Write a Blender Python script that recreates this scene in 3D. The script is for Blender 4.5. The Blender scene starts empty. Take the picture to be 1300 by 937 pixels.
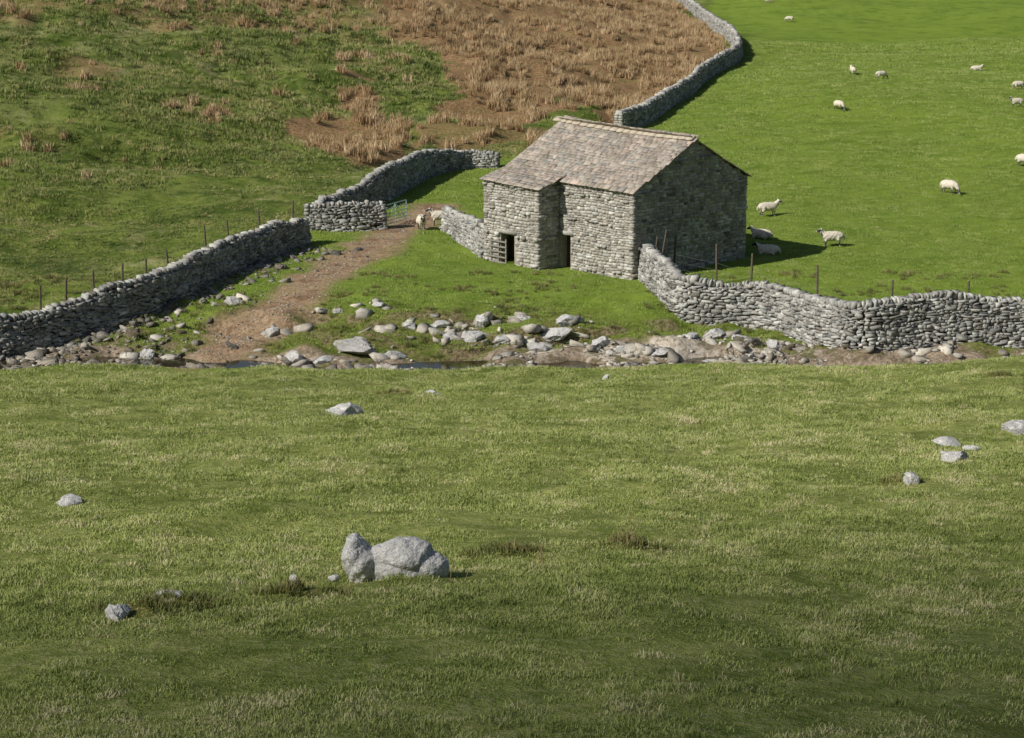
import bpy, bmesh, math, random
import numpy as np
from mathutils import Vector, Matrix
rng=np.random.default_rng(7); random.seed(7)
sc=bpy.context.scene
# ================= site plan (metres, world XY) =================
PLAN=dict(
 wall_left=[(-27,83.2),(-22.5,85.5),(-19.6,88.1),(-16.6,91.4),(-14.3,98.9),(-12.8,103.4),(-11.3,106.4)],
 wall_gate=[(-11.5,111.1),(-9.3,111.1),(-7.3,111.6)],
 wall_lane=[(-11.1,113.0),(-8.5,119.0),(-7.0,125.8),(-5.5,132.2),(-3.2,136.0),(-1.0,136.0)],
 wall_stub=[(-3.6,111.5),(-2.4,107.2),(-1.2,102.9)],
 wall_right=[(6.6,97.5),(7.3,93.6),(8.1,91.0),(11.3,90.1),(12.6,88.8),(14.2,85.9),(15.4,84.8),(18.0,85.4),(22.5,85.7),(29.3,85.6)],
 wall_far=[(8.3,154.7),(10.4,158.9),(13.4,170.5),(17.8,188.6),(23.2,208.0),(25.1,229.3),(26.9,270.2),(26.1,291.1),(24.4,313.3)],
 track=[(-4.3,119.0),(-5.7,113.6),(-6.8,109.0),(-8.3,103.3),(-9.1,98.9),(-10.5,93.1),(-11.6,89.4),(-12.6,86.5),(-13.3,82.2)],
 gate=[(-7.2,111.7),(-6.1,114.1)],
 posts_left=[(-22.1,91.5),(-21.1,92.4),(-19.9,93.1),(-18.9,94.9),(-18.0,96.2),(-17.3,98.9),(-16.3,104.8),(-15.5,107.8),(-14.2,111.0),(-12.7,114.1),(-11.1,117.3)],
 posts_right=[(8.1,98.3),(10.0,95.8),(11.4,93.6),(14.2,90.9),(17.3,89.2),(20.7,88.9),(24.0,89.2)],
 rush_a=[(-4.8,161.1),(-3.4,174.5),(-8.2,191.1),(-11.6,197.9),(-18.2,223.1),(26.8,328.2),(25.5,236.8),(21.0,201.8),(15.0,182.0),(9.0,163.0),(6.4,162.5),(6.1,171.8),(-.6,160.3),(-3.8,159.4)],
 rush_b=[(-16.2,152.0),(-15.5,157.0),(-11.2,158.6),(-8.6,154.8),(-8.4,142.0),(-10.9,137.3),(-15.0,146.3)],
 rush_c=[(-15.4,166.5),(-12.4,171.4),(-12.2,164.6),(-14.8,162.6)],
 rush_d=[(-22.7,151.5),(-19.6,150.8),(-19.2,146.2),(-21.4,144.8)],
 rush_e=[(-48.7,179.0),(-11.6,229.3),(-8.3,193.5),(-25.2,180),(-43.6,166)],
 rush_f=[(-8.6,145.6),(-3.0,153.5),(4.5,161.9),(8.7,158.1),(3.0,150.9),(-1.7,140.9),(-5.2,144.8)],
 sheep=[(-5.1,111.2),(-4.1,112.7),(15.0,115.6),(13.7,108.3),(13.5,103.9),(17.2,105.9),(27.2,123.2),(26.4,161.5),(33.5,182.0),(31.7,186.7),(38.1,277.3),(37.9,298.4),(44.0,174.0),(40.5,160.5),(34.4,133.2),(45.4,196.0)],
 boulders=[(-7.2,86.3),(-9.5,84.7),(-1.8,86.7),(-.4,86.8),(2.0,87.7),(3.8,86.3),(-1.4,89.3),(.4,89.7),(-6.3,91.4),(-8.1,90.9),(-3.2,89.2),(-4.7,88.9),(-16.1,85.7),(-15.9,83.6),(-13.2,92.3),(7.9,87.2),(9.2,87.9),(10.2,87.1),(-10.9,88.6),(2.5,88.4),(-8.2,84.3),(5.0,85.8),(6.6,85.2),(11.6,86.4),(1.1,86.0),(-2.7,87.6),(-5.2,85.3),(8.6,85.0)],
 fgrocks=[(-1.9,30.7),(-5.7,27.2),(-3.4,29.4),(-5.6,64.3),(-2.9,70.6),(-4.3,70.8),(-9.5,40.9),(11.2,48.5),(9.1,43.6),(14.2,53.5),(11.6,51.2),(3.7,76.2),(-5.1,28.3),(12.0,50.3)],
 tufts=[(-3.3,28.7),(-4.9,27.9),(-5.4,27.5),(-.1,33.8),(2.1,34.3),(-4.2,69.4),(17.2,68.4),(8.9,43.9)],
)
# ================= terrain =================
def _h(ix,iy,s):
    n=(ix.astype(np.int64)*374761393+iy.astype(np.int64)*668265263+s*1442695041)&0xffffffff
    n=((n^(n>>13))*1274126177)&0xffffffff
    return ((n^(n>>16))&0xffff)/65535.0
def vn(x,y,s=0):
    x=np.asarray(x,float);y=np.asarray(y,float)
    ix=np.floor(x);iy=np.floor(y);fx=x-ix;fy=y-iy
    fx=fx*fx*fx*(fx*(fx*6-15)+10);fy=fy*fy*fy*(fy*(fy*6-15)+10)
    a=_h(ix,iy,s);b=_h(ix+1,iy,s);c=_h(ix,iy+1,s);d=_h(ix+1,iy+1,s)
    return (a+(b-a)*fx)*(1-fy)+(c+(d-c)*fx)*fy-.5
def ss(a,b,t):
    t=np.clip((t-a)/(b-a),0,1);return t*t*(3-2*t)
HB=[(-90,96),(-28,106),(-15,126),(-3,147),(7,156),(17,184),(26,214),(29,245),(28,300),(18,400),(0,700)]
WL=[(-60,74),(-22.5,85.5),(-19.6,88.1),(-16.6,91.4),(-14.3,98.9),(-11.3,106.4),(-11.1,113),(-8.5,119),(-7,125.8),(-5.5,132.2),(-1,138),(8.3,154.7),(20,190),(30,300)]
def sdist(x,y,pl):
    best=np.full(x.shape,1e9);sg=np.zeros(x.shape)
    for (ax,ay),(bx,by) in zip(pl[:-1],pl[1:]):
        dx,dy=bx-ax,by-ay;t=np.clip(((x-ax)*dx+(y-ay)*dy)/(dx*dx+dy*dy),0,1)
        px,py=x-(ax+t*dx),y-(ay+t*dy);d=np.hypot(px,py);cr=dx*py-dy*px
        m=d<best;best=np.where(m,d,best);sg=np.where(m,np.sign(cr),sg)
    return best*sg
def streamy(x): return 83.3+.6*np.sin(x*.25)
def height(x,y):
    x=np.asarray(x,float);y=np.asarray(y,float)
    yy=np.maximum(y,0)
    fg=12.1-.161*yy+4.1*np.clip((22-yy)/22,0,1)**2+14*(1-np.exp(np.minimum(y,0)/35))
    fgm=ss(24,34,y)*(1-ss(80,84,y))
    fg=fg+.035*np.maximum(x,0)*ss(25,70,y)+.5*vn(x/13,y/13,1)*ss(8,20,y)+fgm*(.34*vn(x/4.5,y/4,12)+.20*vn(x/1.7,y/1.5,13))
    fl=-1.15*(1-ss(84,97,y))+.02*np.maximum(y-100,0)+ss(115,160,y)*(2.1*vn(x/38,y/45,2)+.9*vn(x/14,y/14,3))
    k=.3;z=np.logaddexp(fg/k,fl/k)*k
    z=z-.5*np.exp(-((y-streamy(x))/1.7)**2)
    s=sdist(x,y,HB);sp=np.maximum(s,0)
    z=z+.2*(np.sqrt(sp*sp+64)-8)
    hm=ss(0,14,s);wl=ss(1,8,sdist(x,y,WL))
    z=z+hm*(2.0*vn((x+y*.6)/14,(y-x*.6)/7,5)+.9*vn((x+y*.5)/6,(y-x*.5)/3,6)+.55*vn(x/1.7,y/1.5,7))
    z=z+wl*(1-hm)*(1.1*vn((x+y*.4)/10,(y-x*.4)/5,14)+.3*vn(x/1.9,y/1.7,15))
    z=z-1.1*np.exp(-((s-1.5)/1.8)**2)*ss(128,140,y)*(1-ss(165,178,y))
    bank=ss(81,84,y)*(1-ss(90,95,y))
    z=z+bank*(.7*vn(x/2.2,y/1.5,8)+.35*vn(x/.9,y/.8,9))
    sb=86.9+1.2*np.sin(x*.55)+1.6*vn(x/1.8,y*0,16)
    z=z+.35*(ss(-.25,.25,y-sb)-ss(-3,3,y-sb))*ss(-9,-6,x)*(1-ss(11,13,x))
    for tx,ty in PLAN['tufts']: z=z+.10*np.exp(-(((x-tx)/.5)**2+((y-ty)/.35)**2))
    z=z+.10*vn(x/2.6,y/2.6,10)+.08*vn(x/.8,y/.8,11)
    return z
def H(x,y): return float(height(np.array([x]),np.array([y]))[0])
# ================= mesh helpers =================
def link(o,parent=None):
    sc.collection.objects.link(o)
    if parent: o.parent=parent
    return o
def empty(name,loc=(0,0,0)):
    e=bpy.data.objects.new(name,None);e.location=loc;sc.collection.objects.link(e);return e
def npmesh(name,V,Fq,mat=None,col=None,smooth=False,attrs=None):
    V=np.asarray(V,dtype=np.float32);Fq=np.asarray(Fq,dtype=np.int32)
    k=Fq.shape[1];me=bpy.data.meshes.new(name)
    me.vertices.add(len(V));me.vertices.foreach_set('co',V.ravel())
    me.loops.add(Fq.size);me.loops.foreach_set('vertex_index',Fq.ravel())
    me.polygons.add(len(Fq));me.polygons.foreach_set('loop_start',np.arange(len(Fq),dtype=np.int32)*k)
    if smooth: me.polygons.foreach_set('use_smooth',np.ones(len(Fq),dtype=bool))
    me.update(calc_edges=True)
    if col is not None:
        a=me.color_attributes.new('Col','FLOAT_COLOR','POINT')
        c=np.ones((len(V),4),np.float32);c[:,:3]=col;a.data.foreach_set('color',c.ravel())
    if attrs:
        for n,v in attrs.items():
            a=me.attributes.new(n,'FLOAT','POINT');a.data.foreach_set('value',np.asarray(v,np.float32).ravel())
    if mat: me.materials.append(mat)
    return me
T=[(x,y,z) for x in(-1,0,1) for y in(-1,0,1) for z in(-1,0,1) if (x,y,z)!=(0,0,0)]
TI={p:i for i,p in enumerate(T)};T=np.array(T,float)
TF=[]
for ax in range(3):
    for s in(-1,1):
        o1,o2=[i for i in range(3) if i!=ax]
        for a in(-1,0):
            for b in(-1,0):
                q=[]
                for da,db in((0,0),(1,0),(1,1),(0,1)):
                    p=[0,0,0];p[ax]=s;p[o1]=a+da;p[o2]=b+db;q.append(TI[tuple(p)])
                flip=(s==1)!=(ax==1)
                TF.append(q if flip else q[::-1])
TF=np.array(TF)
class Stones:
    def __init__(s): s.c=[];s.A=[];s.col=[]
    def add(s,c,ax,ay,az,col):
        s.c.append(c);s.A.append((ax,ay,az));s.col.append(col)
    def mesh(s,name,mat,rnd=.08,jit=.15,smooth=False):
        c=np.array(s.c,float);A=np.array(s.A,float);n=len(c)
        q=T[None]*(1-rnd*((T**2).sum(1)-1))[None,:,None]
        q=q+rng.uniform(-jit,jit,(n,26,3))
        V=c[:,None]+np.einsum('nvi,nij->nvj',q,A)
        Fq=TF[None]+np.arange(n)[:,None,None]*26
        col=np.repeat(np.array(s.col,float),26,0)
        return npmesh(name,V.reshape(-1,3),Fq.reshape(-1,4),mat,col,smooth)
def box8(V,Fq,p):
    n=len(V);V+=list(p)
    for f in((0,3,2,1),(4,5,6,7),(0,1,5,4),(1,2,6,5),(2,3,7,6),(3,0,4,7)): Fq.append([n+i for i in f])
def tube(V,Fq,pts,rad,n=8):
    pts=[Vector(p) for p in pts];base=len(V)
    for i,p in enumerate(pts):
        d=(pts[min(i+1,len(pts)-1)]-pts[max(i-1,0)]).normalized()
        u=d.cross(Vector((0,1,0)) if abs(d.y)<.9 else Vector((1,0,0))).normalized();w=d.cross(u)
        r=rad[i] if hasattr(rad,'__len__') else rad
        if not hasattr(r,'__len__'): r=(r,r)
        for k in range(n):
            a=2*math.pi*k/n;V.append(tuple(p+u*math.cos(a)*r[0]+w*math.sin(a)*r[1]))
    for i in range(len(pts)-1):
        for k in range(n):
            k2=(k+1)%n;Fq.append([base+i*n+k,base+i*n+k2,base+(i+1)*n+k2,base+(i+1)*n+k])
    for e,i in((0,0),(1,len(pts)-1)):
        r=[base+i*n+k for k in range(n)];Fq.append(r if e else r[::-1])
def pymesh(name,V,Fq,mat):
    me=bpy.data.meshes.new(name);me.from_pydata([tuple(v) for v in V],[],Fq);me.materials.append(mat);me.update();return me
# ================= materials =================
def newmat(name,rough=.9,spec=.2):
    m=bpy.data.materials.new(name);m.use_nodes=True;nt=m.node_tree;b=nt.nodes['Principled BSDF']
    b.inputs['Roughness'].default_value=rough;b.inputs['Specular IOR Level'].default_value=spec
    return m,nt,b
class NB:
    def __init__(s,nt): s.nt=nt
    def n(s,t,**k):
        x=s.nt.nodes.new(t)
        for a,v in k.items(): setattr(x,a,v)
        return x
    def l(s,a,b): s.nt.links.new(a,b)
    def noise(s,scale,det=3,rough=.6,vec=None):
        x=s.n('ShaderNodeTexNoise');x.inputs['Scale'].default_value=scale;x.inputs['Detail'].default_value=det;x.inputs['Roughness'].default_value=rough
        if vec is not None: s.l(vec,x.inputs['Vector'])
        return x.outputs['Fac']
    def ramp(s,f,st):
        r=s.n('ShaderNodeValToRGB');e=r.color_ramp.elements
        while len(e)<len(st): e.new(.5)
        for i,(p,c) in enumerate(st): e[i].position=p;e[i].color=(*c,1)
        s.l(f,r.inputs['Fac']);return r.outputs['Color']
    def mr(s,f,a,b,c=0,d=1):
        r=s.n('ShaderNodeMapRange');s.l(f,r.inputs['Value'])
        for k,v in zip(('From Min','From Max','To Min','To Max'),(a,b,c,d)): r.inputs[k].default_value=v
        return r.outputs['Result']
    def math(s,op,a,b=None):
        m=s.n('ShaderNodeMath',operation=op)
        for i,v in enumerate((a,b)):
            if v is None: continue
            if isinstance(v,(int,float)): m.inputs[i].default_value=v
            else: s.l(v,m.inputs[i])
        return m.outputs[0]
    def mix(s,f,a,b,bt='MIX'):
        m=s.n('ShaderNodeMix',data_type='RGBA',blend_type=bt)
        for i,v in((0,f),(6,a),(7,b)):
            if isinstance(v,(int,float)): m.inputs[i].default_value=v
            elif isinstance(v,tuple): m.inputs[i].default_value=(*v,1)
            else: s.l(v,m.inputs[i])
        return m.outputs[2]
    def attr(s,n):
        a=s.n('ShaderNodeAttribute');a.attribute_name=n;return a
    def pos(s): return s.n('ShaderNodeNewGeometry').outputs['Position']
    def bump(s,h,st,d,b):
        x=s.n('ShaderNodeBump');x.inputs['Strength'].default_value=st;x.inputs['Distance'].default_value=d;s.l(h,x.inputs['Height']);s.l(x.outputs[0],b.inputs['Normal'])
def stone_mat(name,lichen=(.5,.5,.44),amt=.45,dark=(.10,.095,.085),moss=0.0,mc=(.20,.18,.05),big=.3):
    m,nt,b=newmat(name,.95,.15);N=NB(nt);p=N.pos()
    c=N.attr('Col').outputs['Color']
    n1=N.noise(7,4,.65,p);n2=N.noise(28,3,.6,p);n3=N.noise(1.1,3,.6,p)
    c=N.mix(N.mr(n1,.52,.66,0,amt),c,lichen)
    c=N.mix(N.mr(n2,.35,.55,.5,0),c,dark)
    c=N.mix(N.mr(n3,.36,.58,big,0),c,dark)
    if moss: c=N.mix(N.mr(N.noise(2.3,4,.7,p),.54,.66,0,moss),c,mc)
    N.l(c,b.inputs['Base Color']);N.bump(N.math('ADD',n1,n2),.6,.04,b);return m
M_wall=stone_mat('drystone_limestone',(.60,.58,.53),.55,big=.45)
M_barn=stone_mat('barn_stone',(.60,.55,.45),.5,(.18,.16,.13),big=.45)
M_roof=stone_mat('stone_slate',(.56,.50,.40),.5,(.21,.175,.14),.45,(.29,.27,.15),big=.5)
M_rock=stone_mat('limestone_rock',(.72,.71,.68),.75,(.17,.165,.15))
M_mossrock=stone_mat('mossy_rock',(.5,.49,.45),.5,(.1,.095,.08),.5)
M_beck=stone_mat('beck_stone',(.58,.55,.49),.4,(.09,.075,.055),.35,(.15,.14,.05))
def plain(name,c,c2=None,rough=.9,spec=.2,metal=0,sc_=20):
    m,nt,b=newmat(name,rough,spec);N=NB(nt);c2=c2 or tuple(v*.6 for v in c)
    N.l(N.mix(N.mr(N.noise(sc_,3,.6,N.pos()),.35,.65),c2,c),b.inputs['Base Color']);b.inputs['Metallic'].default_value=metal;return m
M_core=plain('wall_hearting',(.11,.10,.085))
M_core2=plain('lime_mortar',(.38,.34,.28),(.23,.21,.17),sc_=5)
M_post=plain('weathered_post',(.17,.14,.105),(.07,.055,.04))
M_wood=plain('grey_board',(.3,.28,.25),(.15,.14,.12))
M_metal=plain('galvanised',(.45,.6,.6),(.3,.42,.42),.45,.5,.3)
M_wire=plain('wire',(.25,.25,.24),None,.5,.5,.5)
M_water,_nt,_b=newmat('peaty_water',.08,.5);_b.inputs['Base Color'].default_value=(.03,.025,.012,1)
def blade_mat(name,stops,pn=.25,tr=0.0,fine=2.0,tipm=.4):
    m,nt,b=newmat(name,.75,.1);N=NB(nt)
    r=N.n('ShaderNodeObjectInfo').outputs['Random'];p=N.pos()
    f=N.math('ADD',N.math('MULTIPLY',r,.26),N.mr(N.noise(pn,4,.7,p),.32,.68,0,.36))
    f=N.math('ADD',f,N.mr(N.noise(fine,4,.75,p),.36,.64,0,.38))
    c=N.ramp(f,stops)
    c=N.mix(N.attr('tip').outputs['Fac'],c,N.mix(tipm,c,(.55,.5,.27)))
    N.l(c,b.inputs['Base Color'])
    if tr:
        t=N.n('ShaderNodeBsdfTranslucent');N.l(c,t.inputs['Color'])
        mx=N.n('ShaderNodeMixShader');mx.inputs[0].default_value=tr;N.l(b.outputs[0],mx.inputs[1]);N.l(t.outputs[0],mx.inputs[2])
        N.l(mx.outputs[0],nt.nodes['Material Output'].inputs['Surface'])
    return m
M_gfore=blade_mat('pasture_grass_blades',[(.15,(.11,.165,.028)),(.38,(.22,.29,.062)),(.6,(.37,.42,.14)),(.85,(.62,.57,.35))],.35,.15,1.3)
M_gfield=blade_mat('field_grass_blades',[(.1,(.11,.19,.022)),(.5,(.20,.29,.05)),(.9,(.36,.40,.13))],.2,0,1.0)
M_grough=blade_mat('rough_grass_blades',[(.1,(.045,.085,.014)),(.4,(.12,.18,.032)),(.65,(.25,.26,.08)),(.9,(.50,.41,.23))],.12,0,.6)
M_rush=blade_mat('rush_blades',[(.1,(.18,.10,.045)),(.5,(.40,.26,.14)),(.9,(.66,.50,.32))],.25,0,1.0)
M_tuft=blade_mat('dark_tuft_blades',[(.1,(.05,.07,.015)),(.5,(.13,.15,.03)),(.9,(.26,.21,.09))],.4,0,2)
M_tus=blade_mat('tussock_blades',[(.15,(.08,.12,.022)),(.5,(.22,.28,.065)),(.85,(.62,.56,.34))],.5,.1,2,.25)
# ================= ground =================
def axis(segs):
    a=[segs[0][0]]
    for (s,e,st) in segs:
        n=max(1,int(round((e-s)/st)));a+=list(np.linspace(s,e,n+1)[1:])
    return np.array(a)
xs=axis([(-1200,-400,80),(-400,-120,14),(-120,-45,1.5),(-45,-24,.5),(-24,24,.3),(24,45,.5),(45,120,1.5),(120,400,14),(400,1200,80)])
ys=axis([(-300,-40,20),(-40,15,2),(15,80,.32),(80,96,.2),(96,130,.35),(130,260,.8),(260,420,3),(420,1600,40)])
X,Y=np.meshgrid(xs,ys);Z=height(X,Y)
nx,ny=len(xs),len(ys)
def pdist(x,y,pl): return np.abs(sdist(x,y,pl))
def inpoly(x,y,pl):
    r=np.zeros(x.shape,bool);n=len(pl)
    for i in range(n):
        (x1,y1),(x2,y2)=pl[i],pl[(i+1)%n]
        if y1==y2: continue
        r^=((y1>y)!=(y2>y))&(x<(x2-x1)*(y-y1)/(y2-y1)+x1)
    return r
def rushm(x,y):
    r=np.zeros(x.shape)
    jx=x+4*vn(x/5,y/5,21)+2*vn(x/1.5,y/1.5,22);jy=y+9*vn(x/6,y/9,23)+4*vn(x/2,y/3,24)
    for k,w in(('rush_a',1),('rush_b',1),('rush_c',.85),('rush_d',.6),('rush_e',.55),('rush_f',.75)):
        r=np.maximum(r,inpoly(jx,jy,PLAN[k])*w)
    s=sdist(x,y,HB)
    r=np.maximum(r,ss(.17,.34,vn(x/4,y/7,25)+.3*vn(x/1.5,y/2.5,26))*.6*ss(12,26,s))
    return r*ss(-6,0,s)
def trackm(x,y):
    d=pdist(x,y,PLAN['track']);w=1.5+1.2*vn(x/1.5,y/1.5,31)
    return 1-ss(w*.55,w*1.5,d)
def streamm(x,y):
    d=np.abs(y-streamy(x)-.6);w=1.9+2.4*vn(x/3,y/2,32)
    m=1-ss(w*.7,w*1.2,d)
    pale=(1-ss(.7,1.2,np.hypot((x-8.0)/5.4,(y-85.6)/1.7)+1.2*vn(x/1.6,y/1.2,33)))
    ford=(1-ss(.7,1.2,np.hypot((x+13)/4.5,(y-84.5)/1.9)+vn(x/1.2,y,34)))
    return np.maximum(m,np.maximum(pale,ford))
def palem(x,y): return 1-ss(.7,1.2,np.hypot((x-7.5)/5.0,(y-85.6)/1.5)+1.3*vn(x/1.3,y/.9,39))
S_=sdist(X,Y,HB);ST=streamm(X,Y);WD=sdist(X,Y,WL)
GX=np.gradient(Z,ys,axis=0);steep=ss(.30,.6,np.abs(GX))*ss(82,84,Y)*(1-ss(93,96,Y))
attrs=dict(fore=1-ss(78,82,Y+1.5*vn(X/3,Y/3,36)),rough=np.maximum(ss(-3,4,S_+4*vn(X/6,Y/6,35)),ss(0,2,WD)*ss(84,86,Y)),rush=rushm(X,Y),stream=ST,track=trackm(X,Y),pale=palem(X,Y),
  bank=ss(81,83,Y)*(1-ss(87,92,Y+6*vn(X/3,Y/3,37))),lush=1-ss(10,42,S_+10*vn(X/12,Y/12,38)),soil=steep,
  moss=np.clip(sum(np.exp(-(((X-a)/.7)**2+((Y-b)/.4)**2)) for a,b in PLAN['tufts']),0,1))
m,nt,b=newmat('ground_turf',.95,.05);N=NB(nt);p=N.pos()
nL=N.noise(.09,4,.6,p);nM=N.noise(.7,5,.7,p);nF=N.noise(5,4,.7,p);nX=N.noise(22,3,.7,p);nS=N.noise(.3,5,.75,p)
cf=N.mix(N.mr(nM,.35,.65),(.11,.18,.017),(.19,.27,.04));cf=N.mix(N.mr(nF,.4,.7,0,.5),cf,(.28,.34,.09));cf=N.mix(N.mr(nL,.4,.6,0,.5),cf,(.21,.29,.04));cf=N.mix(N.mr(nS,.36,.52,.6,0),cf,(.085,.145,.016))
cg=N.mix(N.mr(nM,.35,.65),(.12,.165,.03),(.28,.31,.085));cg=N.mix(N.mr(nF,.45,.7,0,.55),cg,(.46,.43,.21));cg=N.mix(N.mr(nS,.36,.52,.65,0),cg,(.09,.12,.02))
cr=N.mix(N.mr(nM,.38,.62),(.08,.135,.017),(.18,.23,.042));cr=N.mix(N.mr(nF,.5,.7,0,.5),cr,(.36,.31,.15))
cr2=N.mix(N.mr(nS,.42,.62),(.08,.12,.02),(.36,.33,.16));cr=N.mix(N.mr(N.attr('lush').outputs['Fac'],0,1,.6,.1),cr,cr2)
cr=N.mix(N.mr(N.noise(.22,5,.8,p),.53,.7,0,.75),cr,(.42,.38,.20));cr=N.mix(N.mr(N.noise(.16,5,.8,p),.40,.52,.8,0),cr,(.045,.075,.013))  # last mix: dark patches paint the hill's shadow streaks into the turf colour
cb=N.mix(N.mr(nF,.35,.65),(.15,.09,.04),(.40,.26,.14))
cd=N.mix(N.mr(nF,.35,.65),(.24,.15,.085),(.46,.33,.21));cd=N.mix(N.mr(nX,.5,.7,0,.5),cd,(.52,.44,.34));cd=N.mix(N.mr(nM,.50,.62,0,.65),cd,(.16,.095,.052))
cs=N.mix(N.mr(nF,.35,.65),(.15,.105,.065),(.46,.37,.27));cs=N.mix(N.mr(nX,.5,.65,0,.6),cs,(.58,.52,.44));cs=N.mix(N.mr(nM,.45,.56,.6,0),cs,(.09,.065,.04))
ck=N.mix(N.mr(nF,.35,.65),(.07,.10,.015),(.20,.22,.05));ck=N.mix(N.mr(nM,.5,.62,0,.7),ck,(.18,.13,.07))
c=N.mix(N.attr('fore').outputs['Fac'],cf,cg)
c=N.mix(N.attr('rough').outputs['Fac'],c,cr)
c=N.mix(N.math('MULTIPLY',N.attr('bank').outputs['Fac'],.8),c,ck)
c=N.mix(N.math('MULTIPLY',N.attr('soil').outputs['Fac'],.8),c,N.mix(N.mr(nF,.4,.6),(.08,.055,.035),(.28,.21,.14)))
c=N.mix(N.math('MULTIPLY',N.attr('rush').outputs['Fac'],N.mr(nM,.3,.5,.4,1)),c,cb)
c=N.mix(N.math('MULTIPLY',N.attr('stream').outputs['Fac'],N.mr(nM,.38,.5,.4,1)),c,cs)
c=N.mix(N.math('MULTIPLY',N.attr('pale').outputs['Fac'],N.mr(nM,.42,.5,0,.9)),c,N.mix(N.mr(nF,.35,.6),(.34,.28,.21),(.66,.60,.50)))
c=N.mix(N.math('MULTIPLY',N.attr('track').outputs['Fac'],N.mr(nM,.3,.48,.6,1)),c,cd)
c=N.mix(N.math('MULTIPLY',N.attr('moss').outputs['Fac'],.9),c,N.mix(N.mr(nF,.4,.6),(.05,.05,.015),(.20,.17,.05)))
N.l(c,b.inputs['Base Color'])
N.bump(N.math('ADD',nF,N.math('MULTIPLY',nX,.5)),.9,.13,b)
idx=np.arange(nx*ny).reshape(ny,nx)
f=np.stack([idx[:-1,:-1],idx[:-1,1:],idx[1:,1:],idx[1:,:-1]],-1).reshape(-1,4)
link(bpy.data.objects.new('ground',npmesh('ground',np.stack([X,Y,Z],-1).reshape(-1,3),f,m,smooth=True,attrs=attrs)))
V=[];Fq=[]
for i,x in enumerate(np.linspace(-45,45,90)):
    yc=float(streamy(x));V+=[(x,yc-1.2,-1.44),(x,yc+1.9,-1.44)]
    if i: n=2*i;Fq.append([n-2,n,n+1,n-1])
link(bpy.data.objects.new('stream_water',pymesh('stream_water',V,Fq,M_water)))
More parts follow.
